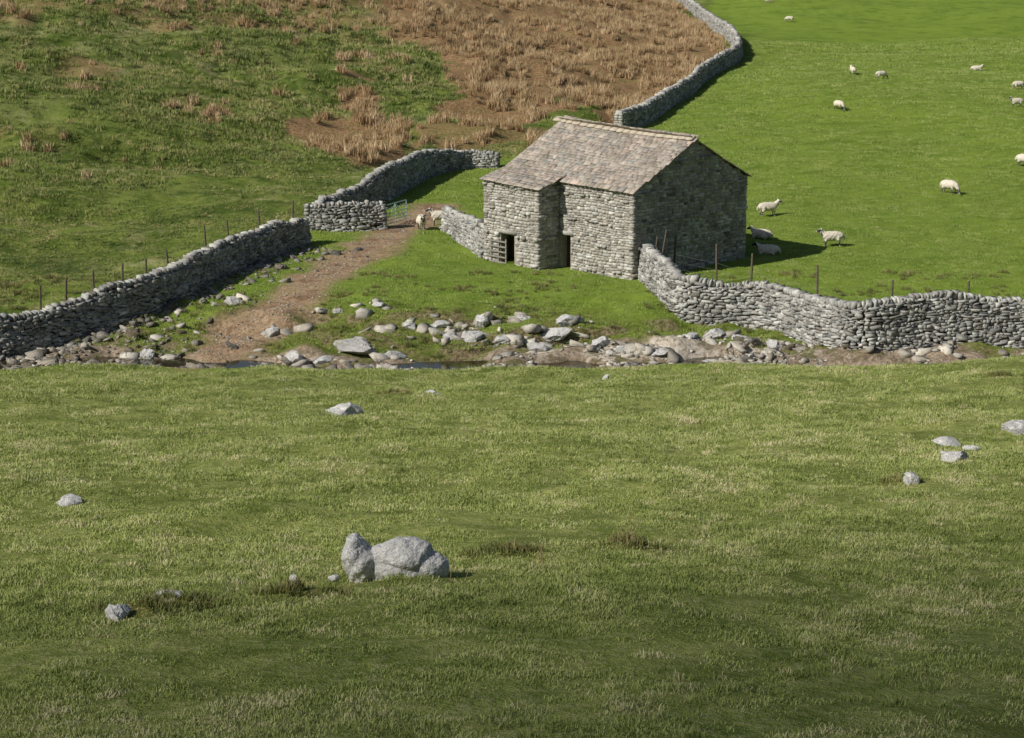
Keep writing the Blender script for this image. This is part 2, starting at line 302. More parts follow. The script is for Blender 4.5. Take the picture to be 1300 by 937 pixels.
# ================= dry stone walls =================
def stonecol(base=.34,var=.16,warm=0):
    v=base+random.gauss(0,var*.55)
    if random.random()<.12: v+=.16
    if random.random()<.14: v-=.13
    v=min(.68,max(.08,v));t=random.uniform(-.015,.03)+warm
    return (v+t,v+t*.4,v*.94-t*.3)
def catmull(pts,n=6):
    q=[Vector((p[0],p[1],0)) for p in pts];q=[2*q[0]-q[1]]+q+[2*q[-1]-q[-2]];o=[]
    for i in range(1,len(q)-2):
        for k in range(n):
            t=k/n;a,b_,c_,d=q[i-1],q[i],q[i+1],q[i+2]
            o.append(.5*((2*b_)+(c_-a)*t+(2*a-5*b_+4*c_-d)*t*t+(3*b_-a-3*c_+d)*t**3))
    o.append(q[-2]);return o
def drywall(name,pts,hts,scale=1,base=.34,seed=1):
    S=Stones();path=catmull(pts);seg=[0]
    for a,b_ in zip(path[:-1],path[1:]): seg.append(seg[-1]+(b_-a).length)
    L=seg[-1];sg=np.array(seg);PX_=np.array([p.x for p in path]);PY_=np.array([p.y for p in path])
    def at(s): return np.interp(s,sg,PX_),np.interp(s,sg,PY_)
    kn=np.linspace(0,L,len(hts))
    def hh(s): return np.interp(s,kn,hts)+.24*float(vn(np.array(s/2.2),np.array(seed*3.7),seed))+.18*float(vn(np.array(s/.6),np.array(seed*1.7),seed+9))
    gs=np.linspace(0,L,max(8,int(L*2)));gx,gy=at(gs);gz=height(gx,gy)
    gz=np.convolve(np.pad(gz,3,'edge'),np.ones(7)/7,'valid')
    G0=lambda s:float(np.interp(s,gs,gz))
    def frame(s):
        x,y=at(s);x2,y2=at(min(L,s+.3));x1,y1=at(max(0,s-.3))
        t=Vector((x2-x1,y2-y1,0)).normalized();return Vector((x,y,0)),t,Vector((-t.y,t.x,0))
    hmax=max(hts)+.25
    for side in(-1,1):
        z=-.35
        while z<hmax:
            ch=random.uniform(.07,.17)*scale;s=random.uniform(0,.2)
            while s<L:
                w=(random.uniform(.12,.3) if random.random()<.65 else random.uniform(.3,.6))*scale
                h=hh(s+w/2);zoff=.07*math.sin(s*1.3+z*2+seed)
                if z+ch*.6<h:
                    p,t,n=frame(s+w/2);th=.40-.16*max(z,0)/h
                    c=p+n*side*(th-.06+random.uniform(-.05,.04));c.z=G0(s+w/2)+z+ch/2+random.uniform(-.03,.03)+zoff
                    tt=(t+Vector((0,0,random.uniform(-.22,.22))))
                    S.add(c,tt*w*.5,n*.17,Vector((0,0,ch/2*random.uniform(.75,1.4)))+t*random.uniform(-.03,.03),stonecol(base,.19))
                s+=w*.98
            z+=ch*.95
    s=0
    while s<L:
        w=random.uniform(.08,.26)*scale;p,t,n=frame(s);h=hh(s)
        lean=t*random.uniform(-.35,.4);p.z=G0(s)+h+.06
        S.add(p,t*w*.5,n*random.uniform(.16,.29),(Vector((0,0,1))+lean)*random.uniform(.08,.2)*scale,stonecol(base+.08));s+=w*1.02
    for s in(0,L):
        p,t,n=frame(s);h=hh(s);z=-.3
        while z<h:
            for k in(-.17,.17):
                c=p+n*k;c.z=G0(s)+z+.1;S.add(c,t*.15,n*.18,Vector((0,0,.1)),stonecol(base))
            z+=.19
    o=bpy.data.objects.new(name,S.mesh(name,M_wall,.06,.19));link(o)
    V=[];Fq=[]
    for i,s in enumerate(np.linspace(0,L,max(3,int(L/.7)))):
        p,t,n=frame(s);z0=G0(s)-.5;z1=G0(s)+hh(s)-.08
        V+=[p+n*.27+Vector((0,0,z0)),p-n*.27+Vector((0,0,z0)),p-n*.14+Vector((0,0,z1)),p+n*.14+Vector((0,0,z1))]
        if i:
            a=4*(i-1);b_=4*i
            for j in range(4): j2=(j+1)%4;Fq.append([a+j,a+j2,b_+j2,b_+j])
    link(bpy.data.objects.new('hearting',pymesh('hearting',V,Fq,M_core)),o)
drywall('dry_stone_wall',PLAN['wall_left'],[1.55,1.5,1.45,1.5,1.35,1.45,1.3],seed=1,base=.34)
drywall('dry_stone_wall',PLAN['wall_gate'],[1.3,1.35,1.35],seed=2,base=.32)
drywall('dry_stone_wall',PLAN['wall_lane'],[1.1,1.5,1.8,1.7,1.3,.9],seed=3,base=.34)
drywall('dry_stone_wall',PLAN['wall_stub'],[1.1,1.25,1.4],seed=4,base=.42)
drywall('dry_stone_wall',PLAN['wall_right'],[1.55,1.5,1.6,1.65,1.75,2.0,2.1,1.9,1.95,1.9],seed=5,base=.39)
drywall('dry_stone_wall',PLAN['wall_far'],[1.35]*5,scale=1.3,seed=6,base=.35)
# ================= barn =================
barn=empty('stone_barn')
C0=Vector((5.94,96.7,0));Fd=Vector((-.695,.719,0));G=Vector((.719,.695,0));UP=Vector((0,0,1))
W=8.7;L=9.1;OD=1.5;OS=5.1
ev=lambda s:4.35+.03*s+.03*math.sin(s*1.1)
rg=lambda s:6.6+.03*s-.10*math.sin(s/L*math.pi)
oe=lambda s:ev(s)-.33
def wallface(S,org,d,n,length,top,holes=(),base=.36):
    z=-.5;row=0
    while z<8:
        ch=random.uniform(.09,.2);s=random.uniform(-.02,0);row+=1
        through=row%9==5
        while s<length:
            w=random.uniform(.12,.3) if random.random()<.65 else random.uniform(.3,.55)
            if s<.05: w=.6 if row%2 else .32
            w=min(w,length-s+.02)
            if length-s-w<.14: w=length-s+.02
            sc_=s+w/2;zt=top(min(max(sc_,0),length));hgt=ch*random.uniform(.8,1.2)
            ok=z+ch*.5<zt-.02
            for (a,b_,z0,z1) in holes:
                if s+w>a+.02 and s<b_-.02 and z+ch>z0 and z<z1: ok=False
            if ok:
                out=random.uniform(-.022,.018)
                if through and random.random()<.4: out+=.10
                c=org+d*sc_+UP*(z+ch/2+.04*math.sin(sc_*1.7+z)+random.uniform(-.02,.02))+n*(-.125+out)
                S.add(c,d*w*.5*.96,n*.13,(UP+d*random.uniform(-.12,.12))*hgt*.47,stonecol(base,.19,.012))
            s+=w
        z+=ch*.985
        if z>top(length/2)+.3 and z>top(0) and z>top(length): break
SB=Stones()
door2=(4.3,4.95,-.6,1.7)
wallface(SB,C0,Fd,-G,OS-.02,ev,[door2],base=.42)
gab=lambda t:(ev(0)+(rg(0)-ev(0))*(1-abs(t-W/2)/(W/2)))
wallface(SB,C0,G,-Fd,W,gab,[(W/2-.15,W/2+.15,5.3,5.7)],base=.38)
wallface(SB,C0+G*W+Fd*L,-Fd,G,L,lambda s:ev(L-s),base=.4)
wallface(SB,C0+Fd*L,G,Fd,W,lambda t:(ev(L)+(rg(L)-ev(L))*(1-abs(t-W/2)/(W/2))),base=.4)
A=C0+Fd*OS-G*OD
door1=(1.75,2.75,-.6,1.6)
wallface(SB,A,Fd,-G,L-OS,lambda s:oe(s+OS),[door1],base=.44)
wallface(SB,A,G,-Fd,OD+.1,lambda t:oe(OS)+.33*t/OD,base=.42)
wallface(SB,C0+Fd*L-G*OD,G,Fd,OD,lambda t:oe(L)+.33*t/OD,base=.4)
link(bpy.data.objects.new('walls',SB.mesh('walls',M_barn,.06,.13)),barn)
V=[];Fq=[]
def slab(org,d,n,s0,s1,z0,top,th=.45,inset=.032):
    k=max(1,int((s1-s0)/1.0))
    for i in range(k):
        a=s0+(s1-s0)*i/k;b_=s0+(s1-s0)*(i+1)/k
        p=[org+d*a-n*inset,org+d*b_-n*inset,org+d*b_-n*(inset+th),org+d*a-n*(inset+th)]
        box8(V,Fq,[p[0]+UP*z0,p[1]+UP*z0,p[2]+UP*z0,p[3]+UP*z0,p[0]+UP*(top(a)-.06),p[1]+UP*(top(b_)-.06),p[2]+UP*(top(b_)-.06),p[3]+UP*(top(a)-.06)])
slab(C0,Fd,-G,.1,door2[0],-.6,ev);slab(C0,Fd,-G,door2[0],door2[1],door2[3],ev);slab(C0,Fd,-G,door2[1],L,-.6,ev)
slab(C0,G,-Fd,.1,W/2,-.6,gab);slab(C0,G,-Fd,W/2,W-.1,-.6,gab)
slab(C0+G*W+Fd*L,-Fd,G,.1,L-.1,-.6,lambda s:ev(L-s))
slab(C0+Fd*L,G,Fd,.1,W-.1,-.6,lambda t:gab(t)+.2)
LO=L-OS
slab(A,Fd,-G,.1,door1[0],-.6,lambda s:oe(s+OS));slab(A,Fd,-G,door1[0],door1[1],door1[3],lambda s:oe(s+OS));slab(A,Fd,-G,door1[1],LO-.1,-.6,lambda s:oe(s+OS))
slab(A,G,-Fd,.1,OD+.1,-.6,lambda t:oe(OS)+.1,.3);slab(C0+Fd*L-G*OD,G,Fd,.1,OD,-.6,lambda t:oe(L)+.1,.3)
link(bpy.data.objects.new('wall_core',pymesh('wall_core',V,Fq,M_core2)),barn)
V=[];Fq=[]
def board(org,d,n,s0,s1,z0,z1,depth,th=.05):
    p=[org+d*s0-n*depth,org+d*s1-n*depth,org+d*s1-n*(depth+th),org+d*s0-n*(depth+th)]
    box8(V,Fq,[x+UP*z0 for x in p]+[x+UP*z1 for x in p])
for i in range(4): board(C0,Fd,-G,door2[0]+.02+i*.16,door2[0]+.155+i*.16,-.3,1.65,.42)
link(bpy.data.objects.new('door',pymesh('door',V,Fq,plain('door_dark',(.07,.06,.05)))),barn)
V=[];Fq=[]
for i in range(5): board(A,Fd,-G,door1[0]+.45,door1[1]+.75,.05+i*.27,.13+i*.27,-.12,.04)
for s in(.5,1.05,1.6): board(A,Fd,-G,door1[0]+s,door1[0]+s+.08,-.1,1.3,-.07,.04)
link(bpy.data.objects.new('wooden_hurdle',pymesh('wooden_hurdle',V,Fq,M_wood)),barn)
S2=Stones()
for org,dr in((C0,door2),(A,door1)):
    c=org+Fd*((dr[0]+dr[1])/2)+G*.1+UP*(dr[3]+.1);S2.add(c,Fd*((dr[1]-dr[0])/2+.2),G*.16,UP*.1,stonecol(.4))
link(bpy.data.objects.new('lintels',S2.mesh('lintels',M_barn,.03,.03)),barn)
SR=Stones();V=[];Fq=[]
def slope(e0,e1,r0,r1,s0,s1,lift=.035,base=.42,over=.16):
    Lr=(r1-e1).length;ln=s1-s0
    def pt(s,t):
        k=(s-s0)/ln;e=e0.lerp(e1,k);r=r0.lerp(r1,k);return e.lerp(r,t/Lr)
    nc=int(Lr/.21)
    for row in range(nc+1):
        tt=-over+(Lr+over)*(row/nc)
        s=s0-.12-random.uniform(0,.2)
        while s<s1+.1:
            w=random.uniform(.2,.55);w=min(w,s1+.14-s)
            if w<.08: break
            sc_=s+w/2;a=pt(sc_,tt);b_=pt(sc_,tt+.3);dn=(a-b_).normalized();al=(pt(sc_+.2,tt)-pt(sc_,tt)).normalized();nm=al.cross(dn)
            if nm.z<0:nm=-nm
            dn2=(dn-nm*.06+nm*random.uniform(-.02,.02)+al*random.uniform(-.03,.03)).normalized();nm2=(nm+dn*.06)
            c=a-dn*(.14+random.uniform(-.02,.02))+nm*(lift+.02*math.sin(sc_*.9+tt)+random.uniform(-.010,.012))
            v=base+random.gauss(0,.06);h=random.random()
            col=(v*1.09,v*.96,v*.82) if h<.65 else ((v*1.18,v*.95,v*.80) if h<.83 else (v*.76,v*.74,v*.68))
            SR.add(c,al*w*.5*.985,dn2*(.20),nm2*.015,col);s+=w
    o=len(V);k=8
    for i in range(k+1):
        s=s0+ln*i/k;V.append(pt(s,-.05));V.append(pt(s,Lr))
        if i: Fq.append([o+2*i-2,o+2*i,o+2*i+1,o+2*i-1])
def q(s,t,z): return C0+Fd*s+G*t+UP*z
slope(q(0,-.02,ev(0)),q(OS,-.02,ev(OS)),q(0,W/2,rg(0)),q(OS,W/2,rg(OS)-.03),0,OS-.13)
slope(q(OS,-.02,ev(OS)),q(L,-.02,ev(L)),q(OS,W/2,rg(OS)-.03),q(L,W/2,rg(L)),OS,L)
slope(q(OS,-OD,oe(OS)),q(L,-OD,oe(L)),q(OS,.25,ev(OS)+.13),q(L,.25,ev(L)+.13),OS,L,lift=.05)
slope(q(L,W+.02,ev(L)),q(0,W+.02,ev(0)),q(L,W/2,rg(L)),q(0,W/2,rg(0)),0,L)
s=-.15
while s<L+.1:
    w=random.uniform(.4,.6)
    for sd_ in(-1,1):
        c=q(s+w/2,W/2+sd_*.13,rg(min(max(s,0),L))+.06);SR.add(c,Fd*w*.49,(G*sd_-UP*.5)*.17,UP*.035,(.54,.48,.38))
    s+=w
link(bpy.data.objects.new('roof_slates',SR.mesh('roof_slates',M_roof,.03,.05,False)),barn)
link(bpy.data.objects.new('roof_deck',pymesh('roof_deck',V,Fq,M_core)),barn)
# ================= rocks =================
def setcol(me,v):
    a=me.color_attributes.new('Col','FLOAT_COLOR','POINT');a.data.foreach_set('color',np.tile(np.array([v,v*.985,v*.95,1],np.float32),len(me.vertices)))
def rock(name,loc,size,rot=0,seed=0,mat=None,sub=4,sink=.3):
    bm=bmesh.new();bmesh.ops.create_icosphere(bm,subdivisions=sub,radius=1)
    me=bpy.data.meshes.new(name);bm.to_mesh(me);bm.free()
    n=len(me.vertices);co=np.empty(n*3);me.vertices.foreach_get('co',co);co=co.reshape(-1,3)
    r=np.random.default_rng(seed)
    co+=.45*np.stack([vn(co[:,0]*1.3+seed*3.1+co[:,2],co[:,1]*1.3+co[:,2]*1.1,seed+40+i) for i in range(3)],1)
    pl=r.normal(size=(14,3));pl/=np.linalg.norm(pl,axis=1)[:,None]
    for p_ in pl:
        d=co@p_;lim=r.uniform(.5,.85);co-=np.outer(np.maximum(d-lim,0)*.95,p_)
    co+=.14*np.stack([vn(co[:,0]*4+co[:,2]*3,co[:,1]*4-co[:,2]*2+seed,seed+50+i) for i in range(3)],1)
    co+=.07*np.stack([vn(co[:,0]*11+co[:,2]*7,co[:,1]*11-co[:,2]*9+seed,seed+60+i) for i in range(3)],1)
    co*=np.array(size)*1.25;me.vertices.foreach_set('co',co.ravel());setcol(me,.50+.06*r.uniform(-1,1))
    me.materials.append(mat or M_rock)
    o=bpy.data.objects.new(name,me);link(o);o.rotation_euler=(0,0,rot)
    o.location=(loc[0],loc[1],H(*loc)+size[2]*(.75-2*sink)*.9)
fr=PLAN['fgrocks']
bm=bmesh.new()
for (c,r) in [((-.60,0,.30),(.20,.27,.36)),((-.50,0,.15),(.24,.3,.3)),((-.20,.08,.26),(.22,.22,.22)),((.02,.05,.36),(.3,.27,.2)),((.22,.02,.30),(.34,.3,.28)),((.5,0,.15),(.30,.25,.22)),((.1,0,.08),(.62,.3,.22)),((-.9,-.15,.0),(.10,.09,.08))]:
    bmesh.ops.create_icosphere(bm,subdivisions=3,radius=1,matrix=Matrix.Translation(c)@Matrix.Diagonal((*r,1)))
me=bpy.data.meshes.new('limestone_boulder');bm.to_mesh(me);bm.free();o=bpy.data.objects.new('tmp',me);sc.collection.objects.link(o)
md=o.modifiers.new('r','REMESH');md.mode='VOXEL';md.voxel_size=.02;md.use_smooth_shade=True
for ns,st,ty in((.35,.12,'VORONOI'),(.12,.05,'CLOUDS'),(.04,.025,'CLOUDS')):
    mdt=o.modifiers.new('d','DISPLACE');tx=bpy.data.textures.new('rocktex',ty);tx.noise_scale=ns
    if ty=='CLOUDS': tx.noise_depth=2
    mdt.texture=tx;mdt.strength=st
dp=bpy.context.evaluated_depsgraph_get();dp.update();me2=bpy.data.meshes.new_from_object(o.evaluated_get(dp));bpy.data.objects.remove(o)
setcol(me2,.50);me2.materials.clear();me2.materials.append(M_rock)
o=bpy.data.objects.new('limestone_boulder',me2);link(o);o.location=(fr[0][0],fr[0][1],H(*fr[0])+.02);o.rotation_euler=(0,0,-.1);o.scale=(1.08,1.08,1.1)
specs=[None,(.17,.2,.17),(.14,.12,.2),(.75,.5,.36),(.32,.3,.22),(.35,.25,.16),(.45,.3,.10),(.38,.35,.2),(.22,.2,.24),(.5,.4,.35),(.4,.25,.16),(.25,.15,.14),(.26,.15,.1),(.2,.15,.12)]
for i in range(1,len(fr)): rock('limestone_rock',fr[i],specs[i],random.uniform(0,3),i+10,sub=3 if i>9 else 4)
bd=PLAN['boulders'];bs=[(.95,.7,.5),(.4,.35,.28),(.5,.4,.38),(.7,.45,.3),(.8,.5,.28),(.6,.4,.32),(.4,.35,.38),(.45,.35,.22),(.3,.25,.15),(.25,.25,.15),(.4,.3,.2),(.4,.3,.2),(.4,.35,.3),(.3,.3,.25),(.5,.45,.28),(.6,.4,.24),(.6,.4,.26),(.45,.3,.25),(.35,.35,.25),(.65,.4,.24),(.4,.3,.2),(.55,.35,.22),(.6,.35,.18),(.5,.35,.25),(.5,.35,.28),(.45,.3,.25),(.5,.35,.22),(.5,.3,.16)]
for i,(p_,s_) in enumerate(zip(bd,bs)): rock('stream_boulder',p_,s_,random.uniform(0,3),i+60,mat=M_mossrock if i in(0,12,13,14,18) else M_rock,sub=4)
S=Stones();nS_=14000;xs_=rng.uniform(-27,27,nS_);ys_=81.8+rng.gamma(2.0,1.5,nS_)
cl=ss(.03,.3,vn(xs_/2.6,ys_/1.1,71)+.5*vn(xs_/.8,ys_/.6,72)+.08*(xs_<-8))
dens=cl*(1-ss(85.5,90,ys_))*.6+.02*(1-ss(87,93,ys_))
keep=(rng.uniform(0,1,nS_)<dens)&(pdist(xs_,ys_,PLAN['wall_right'])>.6)&~((xs_>5)&(ys_>87.5))
zz=height(xs_,ys_)
def loose(x,y,z,r,base,var,flat=(.25,.6)):
    a=random.uniform(0,3.14);u=Vector((math.cos(a),math.sin(a),random.uniform(-.4,.4)));v=Vector((-u.y,u.x,random.uniform(-.4,.4)))
    cc=stonecol(base,var);cc=(cc[0]*1.04,cc[1]*.98,cc[2]*.91)
    S.add(Vector((x,y,z-r*.02)),u*r,v*r*random.uniform(.4,.9),(UP+u*random.uniform(-.35,.35))*r*random.uniform(*flat),cc)
for x,y,z in zip(xs_[keep],ys_[keep],zz[keep]): loose(x,y,z,min(.38,.04+random.expovariate(1/.07)),.25 if x<-9 else .37,.28)
for i,(bx,by) in enumerate(bd):
    for k in range(10 if bx>-7 else 6):
        x=bx+random.gauss(0,.75);y=by+random.gauss(0,.35);loose(x,y,H(x,y),min(.42,.06+random.expovariate(1/.14)),.47,.2)
wl=catmull(PLAN['wall_left'],8)
for k in range(1300):
    i=random.randrange(len(wl)-1);p_=wl[i].lerp(wl[i+1],random.random());t=(wl[i+1]-wl[i]).normalized()
    off=random.expovariate(1/.9)+.35
    if i>len(wl)*.72 and random.random()<.7: continue
    x=p_.x+t.y*off;y=p_.y-t.x*off;loose(x,y,H(x,y),.05+random.expovariate(1/.065),.22,.2)
tp=catmull(PLAN['track'],8)
for k in range(1100):
    i=random.randrange(len(tp)-1);p_=tp[i].lerp(tp[i+1],random.random());x=p_.x+random.gauss(0,.8);y=p_.y+random.gauss(0,.5);loose(x,y,H(x,y),random.uniform(.02,.06),.36,.14)
link(bpy.data.objects.new('stream_bed_stones',S.mesh('stream_bed_stones',M_beck,.07,.3)))
# ================= fences, gate =================
def fence(name,pts,hp=1.25):
    e=empty(name);V=[];Fq=[];tops=[]
    for x,y in pts:
        z=H(x,y);l1,l2=random.uniform(-.09,.09),random.uniform(-.05,.05);h=hp+random.uniform(-.15,.15)
        tube(V,Fq,[(x,y,z-.3),(x+l1,y+l2,z+h)],[.06,.05],7);tops.append(Vector((x+l1*.8,y+l2*.8,z)))
    link(bpy.data.objects.new('posts',pymesh('posts',V,Fq,M_post)),e)
    V=[];Fq=[]
    for a,b_ in zip(tops[:-1],tops[1:]):
        for h in(.35,.7,1.05): tube(V,Fq,[a+UP*h,a.lerp(b_,.5)+UP*(h-.03),b_+UP*h],.005,4)
    link(bpy.data.objects.new('wires',pymesh('wires',V,Fq,M_wire)),e)
fence('wire_fence',PLAN['posts_left'],1.2);fence('wire_fence',PLAN['posts_right'],2.1)
ga,gb=PLAN['gate'];ga=Vector((*ga,H(*ga)));gb=Vector((*gb,ga.z));dg=(gb-ga).normalized()
ge=empty('metal_field_gate');V=[];Fq=[];gz=max(ga.z,H(gb.x,gb.y))+.12
a0=Vector((ga.x,ga.y,gz));b0=Vector((gb.x,gb.y,gz))
for h in(0,.2,.4,.62,.86,1.1): tube(V,Fq,[a0+UP*h,b0+UP*h],.026,6)
for k in(0,.5,1): p_=a0.lerp(b0,k);tube(V,Fq,[p_,p_+UP*1.1],.028,6)
tube(V,Fq,[a0,a0.lerp(b0,.5)+UP*1.1],.02,6);tube(V,Fq,[b0,a0.lerp(b0,.5)+UP*1.1],.02,6)
link(bpy.data.objects.new('gate_bars',pymesh('gate_bars',V,Fq,M_metal)),ge)
V=[];Fq=[];tube(V,Fq,[a0-UP*.6-dg*.12,a0+UP*1.35-dg*.12],.09,8)
link(bpy.data.objects.new('gate_post',pymesh('gate_post',V,Fq,M_post)),ge)
V=[];Fq=[];bx,by=7.5,97.0;z=H(bx,by)
tube(V,Fq,[(bx-.3,by-.4,z),(bx+.1,by,z+2.4)],.035,6);tube(V,Fq,[(bx-.6,by-.5,z+.2),(bx-.35,by-.1,z+2.1)],.03,6)
link(bpy.data.objects.new('leaning_rails',pymesh('leaning_rails',V,Fq,M_post)))
V=[];Fq=[]
for (x,y,n,hh_) in((-3.15,29.6,2,.5),(.45,32.2,3,.5),(2.15,34.1,3,.7),(-2.4,28.4,2,.25),(-.9,30.1,2,.3),(3.1,38,2,.3),(-6.4,36,2,.3)):
    for k in range(n):
        xx=x+random.gauss(0,.08);z=H(xx,y);lx=random.uniform(-.25,.25);h=hh_*random.uniform(.6,1.1)
        tube(V,Fq,[(xx,y,z-.02),(xx+lx*.3,y,z+h*.5),(xx+lx,y+.05,z+h)],[.008,.006,.004],4)
link(bpy.data.objects.new('dead_stalks',pymesh('dead_stalks',V,Fq,plain('dead_stalk',(.35,.24,.14)))))
# ================= sheep =================
m,nt,b=newmat('fleece',.95,.1);N=NB(nt)
oc=N.n('ShaderNodeTexCoord').outputs['Object'];nn=N.noise(16,3,.7,oc)
c=N.mix(N.mr(nn,.3,.7),(.48,.42,.33),(.74,.69,.58));c=N.mix(N.attr('dark').outputs['Fac'],c,N.mix(N.mr(N.noise(9,2,.5,oc),.52,.6),(.035,.03,.028),(.45,.42,.38)))
N.l(c,b.inputs['Base Color']);N.bump(nn,.8,.04,b);M_sheep=m
def sheepmesh(pose):
    V=[];Fq=[];zb=0 if pose!='lie' else -.30
    B=lambda x,z:(x,0,z+zb)
    tube(V,Fq,[B(-.62,.60),B(-.56,.60),B(-.42,.60),B(-.2,.59),B(.05,.58),B(.28,.59),B(.42,.61),B(.52,.63)],[.04,(.14,.16),(.22,.21),(.26,.235),(.27,.25),(.25,.24),(.19,.2),(.08,.1)],14)
    if pose=='graze':
        hd=[(.36,0,.62),(.52,0,.55),(.64,0,.38),(.70,0,.27),(.75,0,.15),(.78,0,.06)];rr=[.18,.15,.10,(.075,.085),(.06,.065),.035];ear=(.68,.30)
    elif pose=='lie':
        hd=[(.34,0,.36),(.48,0,.46),(.58,0,.55),(.66,0,.57),(.77,0,.51),(.84,0,.47)];rr=[.18,.14,.10,(.075,.085),(.06,.06),.035];ear=(.62,.60)
    else:
        hd=[(.36,0,.66),(.50,0,.76),(.58,0,.87),(.66,0,.90),(.78,0,.84),(.85,0,.79)];rr=[.19,.14,.10,(.075,.085),(.06,.062),.035];ear=(.62,.93)
    tube(V,Fq,hd,rr,10)
    ex,ez=ear
    for s in(-1,1):
        tube(V,Fq,[(ex,s*.05,ez),(ex-.02,s*.13,ez+.01),(ex-.03,s*.2,ez-.03)],[.03,.035,.018],6)
        tube(V,Fq,[(ex-.01,s*.04,ez+.02),(ex-.06,s*.08,ez+.09),(ex-.06,s*.13,ez+.04)],[.025,.022,.018],6)
        if pose!='lie':
            tube(V,Fq,[(.30,s*.13,.52),(.33,s*.14,.38),(.34,s*.13,.26),(.33,s*.13,.12),(.35,s*.13,.0)],[.10,.065,.038,.028,.036],8)
            tube(V,Fq,[(-.34,s*.13,.58),(-.31,s*.15,.42),(-.38,s*.14,.33),(-.45,s*.13,.25),(-.42,s*.13,.12),(-.40,s*.13,0)],[.14,.12,.07,.04,.028,.036],8)
        else:
            tube(V,Fq,[(.25,s*.16,.2),(.42,s*.18,.09),(.28,s*.2,.05)],[.1,.05,.035],8);tube(V,Fq,[(-.35,s*.18,.22),(-.15,s*.24,.10),(-.38,s*.26,.05)],[.15,.08,.035],8)
    tube(V,Fq,[(-.58,0,.64+zb),(-.66,0,.55+zb),(-.67,0,.38+zb)],[.06,.05,.035],8)
    me=pymesh('sheep',V,Fq,M_sheep);o=bpy.data.objects.new('tmp',me);sc.collection.objects.link(o)
    r=o.modifiers.new('r','REMESH');r.mode='VOXEL';r.voxel_size=.022;r.use_smooth_shade=True
    sm=o.modifiers.new('s','SMOOTH');sm.iterations=3;sm.factor=.5
    dp=bpy.context.evaluated_depsgraph_get();dp.update();me2=bpy.data.meshes.new_from_object(o.evaluated_get(dp));bpy.data.objects.remove(o)
    n=len(me2.vertices);co=np.empty(n*3);me2.vertices.foreach_get('co',co);co=co.reshape(-1,3)
    D=np.zeros(n);h0=np.array(hd[2]);h1=np.array(hd[5]);ax=(h1-h0)/np.linalg.norm(h1-h0)
    D=np.maximum(D,((co-h0)@ax>.0)&(np.linalg.norm(co-(h0+h1)/2,axis=1)<.36)&(co[:,0]>.5))
    if pose!='lie': D=np.maximum(D,(co[:,2]<.32)&(co[:,0]<.5))
    D=D.astype(np.float32);D=np.where(((co-h0)@ax>.24)&(D>0),.25,D)
    wool=(D==0);co[wool]+=.03*np.stack([vn(co[wool,0]*14+co[wool,2]*9,co[wool,1]*14+co[wool,2]*5,i) for i in(1,2,3)],1)
    me2.vertices.foreach_set('co',co.ravel().astype(np.float32))
    a=me2.attributes.new('dark','FLOAT','POINT');a.data.foreach_set('value',D);me2.update();return me2
SM={k:sheepmesh(k) for k in('stand','graze','lie')}
SP=[('stand',-80),('stand',185),('stand',15),('lie',150),('lie',175),('stand',182),('graze',-50),('graze',-60),('graze',20),('stand',100),('graze',170),('graze',0),('graze',10),('stand',190),('stand',-40),('lie',0)]
for (x,y),(po,hd) in zip(PLAN['sheep'],SP):
    o=bpy.data.objects.new('sheep',SM[po]);link(o);o.rotation_euler=(0,0,math.radians(hd));k=random.uniform(.97,1.08)*(.88 if y>150 else 1);o.scale=(k,k,k);o.location=(x,y,H(x,y)-.02)
# ================= vegetation =================
def clump(name,n,rad,h0,h1,w,lean,mat,seed):
    r=np.random.default_rng(seed);V=[];Fc=[];tip=[]
    for i in range(n):
        a=r.uniform(0,6.28);d=rad*math.sqrt(r.uniform());x,y=d*math.cos(a),d*math.sin(a)
        h=r.uniform(h0,h1);la=r.uniform(0,6.28);le=r.uniform(.1,1)*lean*h;lx,ly=math.cos(la)*le,math.sin(la)*le
        wa=r.uniform(0,3.14);wx,wy=math.cos(wa)*w/2,math.sin(wa)*w/2;k=len(V)
        V+=[(x-wx,y-wy,-.03),(x+wx,y+wy,-.03),(x-wx*.8+lx*.4,y-wy*.8+ly*.4,h*.6),(x+wx*.8+lx*.4,y+wy*.8+ly*.4,h*.6),(x+lx,y+ly,h)]
        Fc+=[[k,k+1,k+3,k+2],[k+2,k+3,k+4]];tip+=[0,0,.3,.3,1]
    me=bpy.data.meshes.new(name);me.from_pydata(V,[],Fc);me.materials.append(mat)
    at=me.attributes.new('tip','FLOAT','POINT');at.data.foreach_set('value',tip);return bpy.data.objects.new(name,me)
